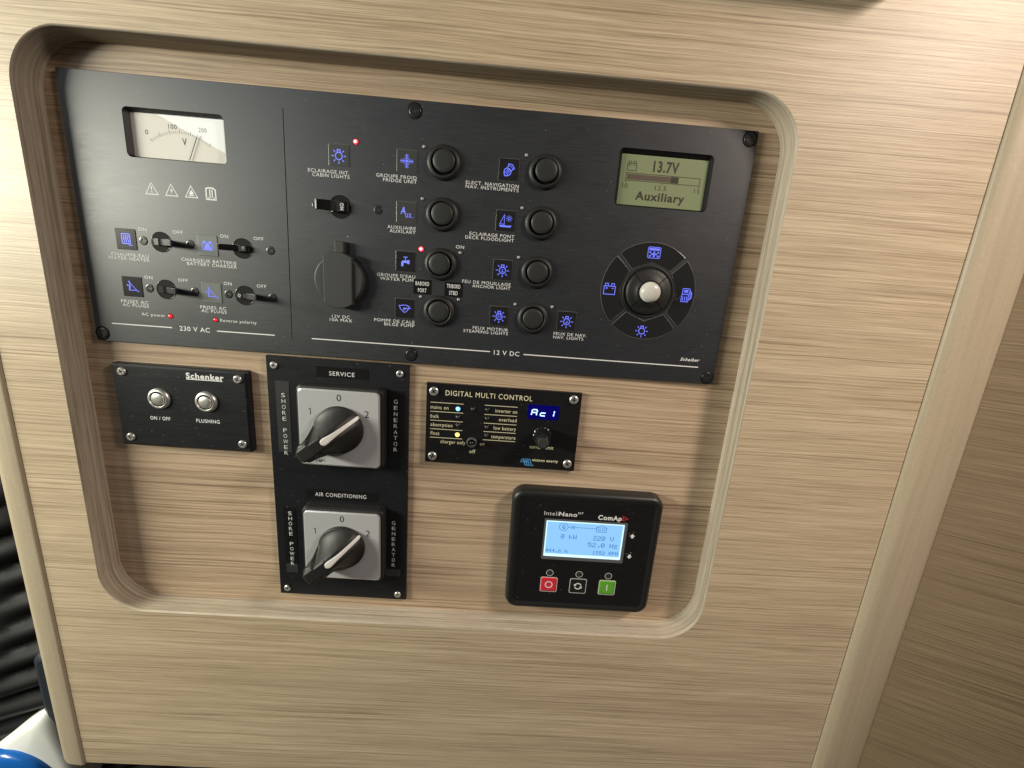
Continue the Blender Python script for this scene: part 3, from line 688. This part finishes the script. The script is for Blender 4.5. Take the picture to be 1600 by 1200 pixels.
# ------------------------------------------------------------------ changeover switches
def changeover_panel():
    P = empty('changeover_switch_panel', (0, 0, 0), 'tall black plate with two silver rotary switches marked SERVICE and AIR CONDITIONING', 'switch panel')
    b = MB(); b.rrect(122.8, -390.0, 230.5, -180.5, 0.4, [(0, -3), (0, -0.3), (-0.3, 0)], PANEL2, False); b.build('faceplate', P)
    sp = screw_mb(2.8, 1.2, STEEL, 0.3, True).build('screw', P, (128.7, -187.8, 0))
    for x, y in ((223.6, -187.6), (129.1, -384.2), (223.4, -384.8)): copy(sp, (x, y, 0), P).rotation_euler.z = random.uniform(0, 1.5)
    def tape(x0, y0, x1, y1, m, lab=None):
        b = MB(); b.rrect(x0, y0, x1, y1, 0.2, [(0, 0), (0, 0.2)], m, False); return b
    b = tape(160.4, -194.3, 199.6, -186.0, TAPE); b.text('SERVICE', 170.1, 189.2, -191.0, 3.2, 0.28, WHITE, 0.0); b.build('sticker', P)
    b = tape(149, -297.6, 206, -289.0, TAPE); b.text('AIR CONDITIONING', 156.0, 197.1, -293.2, 3.3, 0.28, WHITE, -0.004); b.build('sticker', P)
    b = tape(128.8, -258.0, 139.2, -199.8, TAPEG); b.column('SHORE POWER', 134.5, -210.9, -258.6, 2.8, 3.2, 0.28, WHITE, -0.004); b.build('sticker', P)
    b = tape(214.4, -256, 227.2, -201.5, TAPE); b.column('GENERATOR', 220.6, -210.0, -249.9, 2.8, 3.2, 0.28, WHITE, -0.004); b.build('sticker', P)
    b = tape(129.2, -368.5, 139.3, -307, TAPE); b.column('SHORE POWER', 134.6, -312.2, -359.6, 2.8, 3.2, 0.28, WHITE, -0.004)
    b.rrect(129.2, -368.4, 139.0, -359.9, 0.2, [(0, 0.2), (0, 0.24)], TAPEG, False); b.build('sticker', P)
    b = tape(213.2, -366.8, 226.0, -306, TAPE); b.column('GENERATOR', 219.6, -315.4, -355.6, 2.8, 3.2, 0.28, WHITE, -0.004)
    b.rrect(213.6, -366.6, 225.6, -359.8, 0.2, [(0, 0.2), (0, 0.24)], TAPEG, False); b.build('sticker', P)
    # knob: a round skirt with a tall grip that runs out past it on one side
    def H(t):
        pts = [(-30, 33.0), (-24, 34.0), (-14, 33.6), (-6, 32), (0, 29.4), (6, 25.8), (12, 20.8), (16, 17.0), (19.5, 13.2), (25, 13.2)]
        for (a, za), (c, zc) in zip(pts, pts[1:]):
            if a <= t <= c: return za + (zc - za) * (t - a) / (c - a)
        return 13.2
    def Wt(t):                 # half width of the outline at t: round skirt running into a blunt tail
        if t > -9: return math.sqrt(max(0.0, 18.6 ** 2 - t * t))
        if t > -21:
            u = (-9 - t) / 12; w0 = math.sqrt(18.6 ** 2 - 81); m0 = -9 / w0 * 12
            return (2 * u ** 3 - 3 * u * u + 1) * w0 + (u ** 3 - 2 * u * u + u) * m0 + (3 * u * u - 2 * u ** 3) * 7.6
        return 7.6 * max(0.0, 1 - ((-21 - t) / 6.0) ** 2.6) ** 0.5 if t < -21 else 7.6
    def knob_mb():
        b = MB(); n = 56; tt = [18.6 * math.cos(math.pi * i / 2 / 22) for i in range(23)] + [-9 * i / 8 for i in range(1, 9)] + [-9 - 12 * i / 14 for i in range(1, 15)] + [-21 - 6 * math.sin(math.pi * i / 2 / 10) for i in range(1, 11)]
        up = [(t, Wt(t)) for t in tt]; out = up + [(t, -w_) for t, w_ in up[-2:0:-1]]
        fr = [1.0, 1.0, 0.985, 0.96, 0.92, 0.87, 0.81, 0.75, 0.68, 0.61, 0.54, 0.46, 0.38, 0.3, 0.22, 0.14, 0.07]
        rows = []
        for j, f in enumerate(fr):
            row = []
            for px_, py_ in out:
                t = -3 + (px_ + 3) * f; s_ = py_ * f; w_ = max(Wt(max(-26.9, min(18.5, t))), 0.5)
                half = min(4.4, w_ * 0.8); q = max(0.0, min(1.0, (abs(s_) - half) / max(0.6, w_ - half)))
                g = (1 - q) ** 1.7 if t > -15 else (1 - q ** 2.2) ** 0.8
                rim = 12.4 if j == 1 else 13.4
                e = min(1.0, (1 - f) / 0.10) ** 0.6
                k_ = max(0.0, min(1.0, (-12 - t) / 8))        # the tail stands tall right out to its rim
                z = rim + (H(t) - rim) * (g * e * (1 - k_) + k_ * max(g, 0.86) * (0.9 + 0.1 * e))
                row.append((px_ if j == 0 else t, py_ if j == 0 else s_, 10.2 if j == 0 else z))
            rows.append(row)
        b.rings(rows, BLACKS, False, True, True)
        return b
    def ptr_mb():
        b = MB(); ts = [-6.2, -5.6, -4.4, -3, -1, 1.5, 4, 7, 10, 13, 16, 18.6, 19.4]
        wd = [0.9, 2.0, 2.6, 2.7, 2.4, 2.0, 1.75, 1.6, 1.5, 1.45, 1.4, 1.35, 0.9]
        rows = [[(t, -ww, H(t) - 1.2), (t, -ww, H(t) + 0.15), (t, -ww * 0.6, H(t) + 0.5), (t, ww * 0.6, H(t) + 0.5), (t, ww, H(t) + 0.15), (t, ww, H(t) - 1.2)] for t, ww in zip(ts, wd)]
        b.rings(rows, POINTER, True, True, False); bmesh.ops.recalc_face_normals(b.bm, faces=b.bm.faces)
        return b
    for cx, cy, logo in ((180.5, -232.0, True), (180.6, -333.6, False)):
        b = MB(); b.rrect(-33.0, -33.0, 33.0, 33.0, 5, [(0, 0), (0, 6.5), (-0.8, 8.2), (-2.2, 8.8)], BLACKS, False)
        o = b.build('rotary_switch', P, (cx, cy, 0))
        b = MB(); b.rrect(-30.6, -30.6, 30.6, 30.6, 3.6, [(0, 8.8), (0, 9.6)], SILVEDGE, False, False); b.rrect(-30.6, -30.6, 30.6, 30.6, 3.6, [(0, 9.6), (-1.0, 10.1)], SILVEDGE, True, False); b.rrect(-30.6, -30.6, 30.6, 30.6, 3.6, [(-1.0, 10.1), (-1.2, 10.1)], DIALM, False)
        b.text('0', -1.5, 1.9, 25.0, 5.2, 10.16, PRINTK); b.stroke([(-22.6, 14.4), (-21.3, 15.5), (-21.3, 10.6)], 0.55, 10.16, PRINTK); b.text('2', 19.2, 22.6, 13.4, 5.2, 10.16, PRINTK)
        b.text('telerg', -33.5 + 5.6, -17.2, -26.0, 2.7, 10.16, PRINTK); b.stroke(circ(-15.3, -26.6, 1.15, 14), 0.5, 10.16, PRINTK, True); b.poly(circ(-15.3, -26.6, 1.1, 10, 180, 360), 10.16, PRINTK); b.text('n', -13.7, -11.6, -26.0, 2.7, 10.16, PRINTK)
        b.build('dial_plate', o)
        ang = R(37 if logo else 39)
        k = knob_mb().build('knob', o, (0, 0, 0), (0, 0, ang)); ptr_mb().build('pointer', o, (0, 0, 0), (0, 0, ang))
changeover_panel()

# ------------------------------------------------------------------ charger remote
def charger_remote():
    P = empty('charger_remote_panel', (0, 0, 0), 'black panel headed DIGITAL MULTI CONTROL with glowing blue digits and small knob', 'control panel')
    b = MB(); b.rrect(244.1, -258.5, 364.6, -192.8, 0.4, [(0, -3), (0, -0.25), (-0.25, 0)], GLOSSP, False); b.build('faceplate', P)
    Z = 0.07
    b = MB(); b.text('DIGITAL MULTI CONTROL', 258.8, 326.2, -200.0, 4.0, Z, CREAM); b.build('title', P)
    for t, x0, x1, y in (('mains on', 247.5, 261.4, -212.1), ('bulk', 247.7, 254.2, -219.5), ('absorption', 247.9, 265.0, -226.4), ('float', 248.0, 254.9, -233.6), ('inverter on', 298.1, 315.1, -211.6), ('overload', 301.2, 315.1, -218.7), ('low battery', 297.6, 315.1, -225.9), ('temperature', 296.0, 315.2, -233.2), ('charger only', 256.0, 275.8, -240.2), ('on', 287.3, 291.1, -240.0), ('off', 279.3, 284.1, -247.1), ('current limit', 327.2, 346.2, -239.6)):
        b = MB(); b.text(t, x0, x1, y, 2.9, Z, CREAM, 0.0); b.build('caption', P)
    for y in (-208.3, -215.7, -223.0, -230.1, -237.2):
        b = MB(); b.stroke([(247.5, y), (273.0, y + 0.1)], 0.42, Z, CREAM); b.build('printed_rule', P)
    for y in (-207.8, -215.3, -222.5, -229.5, -236.5):
        b = MB(); b.stroke([(289.6, y), (315.2, y + 0.1)], 0.42, Z, CREAM); b.build('printed_rule', P)
    b = MB()
    b.text('victron energy', 330.1, 351.0, -250.9, 2.2, Z, CREAM, 0.02)
    for i in range(4):
        x = 321.6 + i * 1.7
        b.stroke([(x - 0.6, -253.6), (x, -251.4), (x + 1.0, -250.5), (x + 2.0, -251.2), (x + 2.3, -253.4), (x + 2.8, -255.2), (x + 3.8, -256.0), (x + 4.6, -255.2)], 0.75, Z, LOGOB)
    b.build('maker_mark', P)
    def lamp(x, y, m, r):
        b = MB(); b.lathe([(r + 0.45, 0), (r + 0.4, 0.25), (r, 0.3)], BLACKG, n=18, cap1=False); b.lathe([(r, 0.2), (r * 0.9, 0.8), (r * 0.5, 1.2), (0.02, 1.3)], m, n=18, cap1=False)
        o = b.build('indicator_lamp', P, (x, y, 0))
        if m is not LED_DK: o['label'] = 'lit blue indicator lamp' if m is LED_B else 'lit yellow indicator lamp'
    lamp(268.9, -212.3, LED_B, 1.7); lamp(269.2, -233.7, LED_Y, 1.7)
    for x, y in ((269.1, -219.3), (269.3, -226.0), (280.4, -211.9), (291.8, -211.6), (292.0, -218.8), (292.1, -225.9), (292.3, -232.9)): lamp(x, y, LED_DK, 1.5)
    b = MB(); b.lathe([(4.3, 0), (4.3, 1.4), (3.9, 1.9), (2.9, 2.0), (2.7, 1.2), (2.6, 0.5)], NUT, n=12, cap1=False, smooth=False); b.lathe([(2.6, 0.5), (0.02, 0.5)], RECESS, n=12, cap1=False)
    o = b.build('toggle_switch', P, (280.9, -239.2, 0))
    b = MB(); b.lathe([(1.1, 0.4), (1.2, 3), (1.6, 6), (1.6, 6.8), (1.2, 7.4), (0.02, 7.6)], BLACKG, n=16, cap1=False); b.build('lever', o, (0, 0, 0), (R(-14), R(4), 0))
    # display
    b = MB(); b.rrect(323.2, -216.3, 347.6, -204.4, 1.4, [(0.4, 0), (0.3, 0.25), (0, 0.3)], BLACKG, False, False)
    o = b.build('digit_display', P)
    b = MB(); b.poly(rr(323.2, -216.3, 347.6, -204.4, 1.4), 0.2, SEGBG); b.build('screen', o)
    b = MB()
    def seg(x, y, on, w_=2.0, h_=2.35):
        sk = lambda px, py: (x + px + py * 0.16, y + py)
        g = 0.28
        D = {'a': ((-w_ + g, 2 * h_), (w_ - g, 2 * h_)), 'b': ((w_, 2 * h_ - g), (w_, h_ + g)), 'c': ((w_, h_ - g), (w_, g)), 'd': ((-w_ + g, 0), (w_ - g, 0)), 'e': ((-w_, g), (-w_, h_ - g)), 'f': ((-w_, h_ + g), (-w_, 2 * h_ - g)), 'g': ((-w_ + g, h_), (w_ - g, h_))}
        for s_ in on: b.stroke([sk(*D[s_][0]), sk(*D[s_][1])], 0.8, 0.4, SEG)
    seg(328.2, -213.2, 'abcefg'); seg(335.2, -213.2, 'deg'); seg(341.6, -213.2, 'bc')
    b.build('digits', o)
    # knurled knob
    b = MB(); n = 72
    def rib(r, z, k): return [((r + (k if i % 4 < 2 else 0)) * math.cos(2 * math.pi * i / n), (r + (k if i % 4 < 2 else 0)) * math.sin(2 * math.pi * i / n), z) for i in range(n)]
    b.rings([rib(7.4, 0.2, 0), rib(7.4, 2.0, 0), rib(6.6, 2.6, 0.3), rib(5.6, 15.0, 0.3), rib(5.0, 17.4, 0.0), rib(4.6, 17.6, 0)], BLACKG, False, True, False)
    o = b.build('knob', P, (336.2, -229.2, 0))
    b = MB(); b.rings([[(4.3 * math.cos(R(a)), 4.3 * math.sin(R(a)), 17.65) for a in range(0, 360, 15)], [(3.9 * math.cos(R(a)), 3.9 * math.sin(R(a)), 17.9) for a in range(0, 360, 15)]], GREYP, False, True, False); b.build('knob_cap', o)
    sp = screw_mb(3.6, 1.4, STEEL, 0.7).build('screw', P, (249.8, -199.4, 0))
    for x, y in ((358.5, -198.4), (250.0, -253.0), (358.7, -252.4)): copy(sp, (x, y, 0), P).rotation_euler.z = random.uniform(0, 1.5)
charger_remote()

# ------------------------------------------------------------------ generator controller
FONT57 = {'0': '01110 10001 10011 10101 11001 10001 01110', '1': '00100 01100 00100 00100 00100 00100 01110', '2': '01110 10001 00001 00110 01000 10000 11111', '4': '00010 00110 01010 10010 11111 00010 00010',
          '5': '11111 10000 11110 00001 00001 10001 01110', '6': '00110 01000 10000 11110 10001 10001 01110', '.': '00000 00000 00000 00000 00000 00110 00110', ' ': '00000 ' * 6 + '00000', 'k': '10000 10000 10010 10100 11000 10100 10010',
          'W': '10001 10001 10001 10101 10101 11011 10001', 'V': '10001 10001 10001 10001 10001 01010 00100', 'H': '10001 10001 10001 11111 10001 10001 10001', 'z': '00000 00000 11111 00010 00100 01000 11111', 'h': '10000 10000 10110 11001 10001 10001 10001',
          'R': '11110 10001 10001 11110 10100 10010 10001', 'P': '11110 10001 10001 11110 10000 10000 10000', 'M': '10001 11011 10101 10101 10001 10001 10001'}
def dots(b, s_, x0, x1, y, h, z, m):
    n = len(s_) * 6 - 1; px = (x1 - x0) / n; py = h / 7
    for i, ch in enumerate(s_):
        for r, row in enumerate(FONT57[ch].split()):
            c = 0
            while c < 5:
                if row[c] == '1':
                    e = c
                    while e < 5 and row[e] == '1': e += 1
                    xa = x0 + (i * 6 + c) * px; xb = x0 + (i * 6 + e) * px; ya = y + h / 2 - (r + 1) * py
                    b.face([(xa, ya, z), (xb, ya, z), (xb, ya + py * 1.02, z), (xa, ya + py * 1.02, z)], m); c = e
                else: c += 1
def generator_controller():
    P = empty('generator_controller', (0, 0, 0), 'chunky black controller with lit light blue screen and red, black and green keys', 'controller')
    b = MB(); b.rrect(318.4, -383.4, 438.6, -275.9, 8.5, [(2.0, -3), (1.9, 4.6), (1.2, 6.4), (0, 7.6), (-1.2, 8.0), (-2.6, 8.0), (-3.6, 7.7), (-5.0, 7.0)], BLACKP, True, True, GLOSSP); b.build('housing', P)
    z = 7.08
    b = MB(); b.text('Inteli', 343.4, 354.9, -293.6, 3.5, z, WHITE, -0.006); b.text('Nano', 355.4, 370.4, -293.6, 3.5, z, WHITE, 0.022); b.text('NT', 371.0, 375.3, -292.0, 1.7, z, WHITE, 0.01); b.build('model_mark', P)
    b = MB(); b.text('ComAp', 387.7, 407.2, -294.6, 3.9, z, WHITE, 0.03); b.stroke([(408.2, -296.2), (408.2, -292.4), (412.4, -294.6)], 0.6, z, LOGOR, True); b.build('maker_mark', P)
    b = MB(); b.rrect(344.2, -336.2, 413.0, -298.5, 1.0, [(0, 7.0), (0, 7.3), (-0.3, 7.4)], RIMG, False, False)
    b.sheet(rr(344.5, -335.9, 412.7, -298.8, 0.8), [rr(345.7, -333.2, 410.5, -299.9, 0.6)], 7.4, RIMG)
    o = b.build('display', P)
    b = MB(); b.poly(rr(345.7, -333.2, 410.5, -299.9, 0.6), 7.12, SCRE); b.poly(rr(346.8, -330.6, 409.2, -301.0, 0.4), 7.18, SCRB)
    t = 7.24
    b.stroke(circ(360.3, -305.1, 3.6, 22), 0.4, t, SCRT, True); b.text('G', 359.0, 361.6, -305.1, 3.6, t, SCRT, 0.02)
    b.stroke([(363.9, -305.1), (387.6, -305.1)], 0.42, t, SCRT); b.stroke([(366.2, -304.0), (370.0, -304.0)], 0.4, t, SCRT); b.stroke([(366.6, -307.0), (368.0, -305.3), (369.6, -307.0)], 0.4, t, SCRT)
    b.stroke([(387.6, -304.0), (387.6, -308.0), (395.8, -308.0), (395.8, -304.0)], 0.42, t, SCRT, True); b.stroke([(386.9, -304.4), (391.7, -301.5), (396.5, -304.4)], 0.4, t, SCRT)
    b.stroke([(389.0, -305.4), (390.8, -305.4), (390.8, -307.0), (389.0, -307.0)], 0.36, t, SCRT, True); b.stroke([(392.6, -308.0), (392.6, -305.4), (394.4, -305.4), (394.4, -308.0)], 0.36, t, SCRT)
    dots(b, '0 kW', 358.8, 371.9, -313.9, 4.1, t, SCRT); dots(b, '220 V', 385.7, 402.9, -313.9, 4.1, t, SCRT); dots(b, '52.0 Hz', 382.0, 406.8, -320.3, 4.1, t, SCRT)
    dots(b, '444.6 h', 347.2, 365.6, -327.6, 3.3, t, SCRT); dots(b, '1552 RPM', 386.4, 408.2, -327.6, 3.3, t, SCRT)
    b.build('screen', o)
    for y, s_ in ((-309.9, 1), (-329.2, -1)):
        b = MB(); b.lathe([(3.7, 7.02), (3.6, 7.2), (3.2, 7.3)], BLACKG, n=24, capmat=BLACKG)
        b.poly([(0, 2.1 * s_), (2.2, -0.2 * s_), (1.0, -0.2 * s_), (1.0, -1.9 * s_), (-1.0, -1.9 * s_), (-1.0, -0.2 * s_), (-2.2, -0.2 * s_)], 7.36, WHITE); b.build('arrow_key', P, (418.0, y, 0))
    for x in (352.8, 377.8, 402.8):
        b = MB(); b.stroke(circ(0, 0, 2.85, 24), 0.42, z, KEYW, True); b.lathe([(2.1, 7.02), (1.6, 7.4), (0.02, 7.6)], LED_DK, n=16, cap1=False); b.build('indicator_lamp', P, (x, -349.3, 0))
    for x, m, kind in ((352.8, RED, 'O'), (377.8, BLACKP, 'A'), (402.8, GREEN, 'I')):
        b = MB(); b.rrect(-7.2, -7.2, 7.2, 7.2, 1.6, [(0, 7.02), (0, 7.1)], KEYW, False); b.rrect(-6.7, -6.7, 6.7, 6.7, 1.3, [(0, 7.1), (0, 7.16), (-1.2, 7.3)], m, True)
        if kind == 'O': b.stroke(circ(0, 0, 2.9, 24), 0.8, 7.42, WHITE, True)
        if kind == 'I': b.stroke([(0, -3.0), (0, 3.0)], 0.85, 7.42, WHITE); b.stroke(circ(0, -0.8, 5.2, 16, 200, 340), 0.4, 7.36, mat('green_key_moulding', (0.085, 0.30, 0.03), 0.4))
        if kind == 'A':
            for a in (20, 200): 
                b.stroke(circ(0, 0, 2.7, 10, a, a + 130), 0.9, 7.42, WHITE)
                e = R(a + 130); ex, ey = 2.7 * math.cos(e), 2.7 * math.sin(e); tx, ty = -math.sin(e), math.cos(e)
                b.poly([(ex + math.cos(e) * 1.4, ey + math.sin(e) * 1.4), (ex + tx * 1.8, ey + ty * 1.8), (ex - math.cos(e) * 1.4, ey - math.sin(e) * 1.4)], 7.42, WHITE)
        o = b.build('key', P, (x, -360.7, 0)); o['label'] = {'O': 'red stop key with a white ring', 'A': 'black key with two circling arrows', 'I': 'green start key with a white bar'}[kind]
generator_controller()

# ------------------------------------------------------------------ what shows past the lower left corner
def clutter():
    b = MB(); nx, ny = 200, 420; x0, x1, y0, y1 = -900, 700, -1150, 250
    rnd = random.Random(3); ph = [rnd.uniform(0, 6.28) for _ in range(6)]
    V = []
    for j in range(ny + 1):
        for i in range(nx + 1):
            x = x0 + (x1 - x0) * i / nx; y = y0 + (y1 - y0) * j / ny
            u = -0.47 * x + 0.88 * y + 9 * math.sin(x / 70 + ph[0]); v = 0.88 * x + 0.47 * y
            z = 12 * (abs(math.sin(u / 8 + 0.7 * math.sin(v / 55 + ph[1]) + 0.5 * math.sin(u / 31))) ** 0.55) + 8 * math.sin(u / 41 + v / 140 + ph[2]) + 2.0 * math.sin(u / 4.3 + v / 33 + ph[3])
            z -= 62 + 0.05 * max(0, x + 100)
            V.append(b.bm.verts.new(Vector((x, y, z)) * K))
    k = b.slot(CLOTH)
    for j in range(ny):
        for i in range(nx):
            a = j * (nx + 1) + i; f = b.bm.faces.new((V[a], V[a + 1], V[a + nx + 2], V[a + nx + 1])); f.smooth = True; f.material_index = k
    o = b.build('cloth'); o['label'] = 'black cloth with diagonal folds bunched behind the left edge of the wooden board'; o['category'] = 'cloth'
    sol = o.modifiers.new('thickness', 'SOLIDIFY'); sol.thickness = 0.002; sol.offset = -1
    c = empty('canister', (-190, -690, -120), 'white square-cornered plastic canister with round blue cap, in the lower left corner', 'canister')
    lp = [(49, 120), (-110, -32), (-110, -110), (74, -110), (68, 40)]
    for k in range(4): lp = [q for (ax, ay), (bx, by) in zip(lp, lp[1:] + lp[:1]) for q in ((ax * 0.9 + bx * 0.1, ay * 0.9 + by * 0.1), (ax * 0.1 + bx * 0.9, ay * 0.1 + by * 0.9))] if k == 0 else [q for (ax, ay), (bx, by) in zip(lp, lp[1:] + lp[:1]) for q in ((ax * 0.75 + bx * 0.25, ay * 0.75 + by * 0.25), (ax * 0.25 + bx * 0.75, ay * 0.25 + by * 0.75))]
    def ins(f): return [(x * f, (y + 10) * f - 10) for x, y in lp]
    b = MB(); b.rings([[(*q, z) for q in ins(f)] for f, z in ((1.0, 0), (1.0, 76), (0.985, 83), (0.95, 88), (0.88, 90.5), (0.6, 91.5), (0.2, 91.6))], WPLAST, True, True, True)
    b.build('body', c)
    b = MB(); b.lathe([(41, 88), (41, 95), (39.5, 98), (35, 99.8), (25, 101), (0.05, 101.5)], BPLAST, n=48, cap1=False); b.build('cap', c, (11, 27, 0))
    b = MB(); b.rrect(-150, -632, -92, -508, 14, [(0, -60), (0, -46), (-2, -40), (-8, -37)], SLATE)
    o = b.build('grey_case'); o['label'] = 'slate grey rounded case half hidden behind the left wooden strip'; o['category'] = 'case'
clutter()
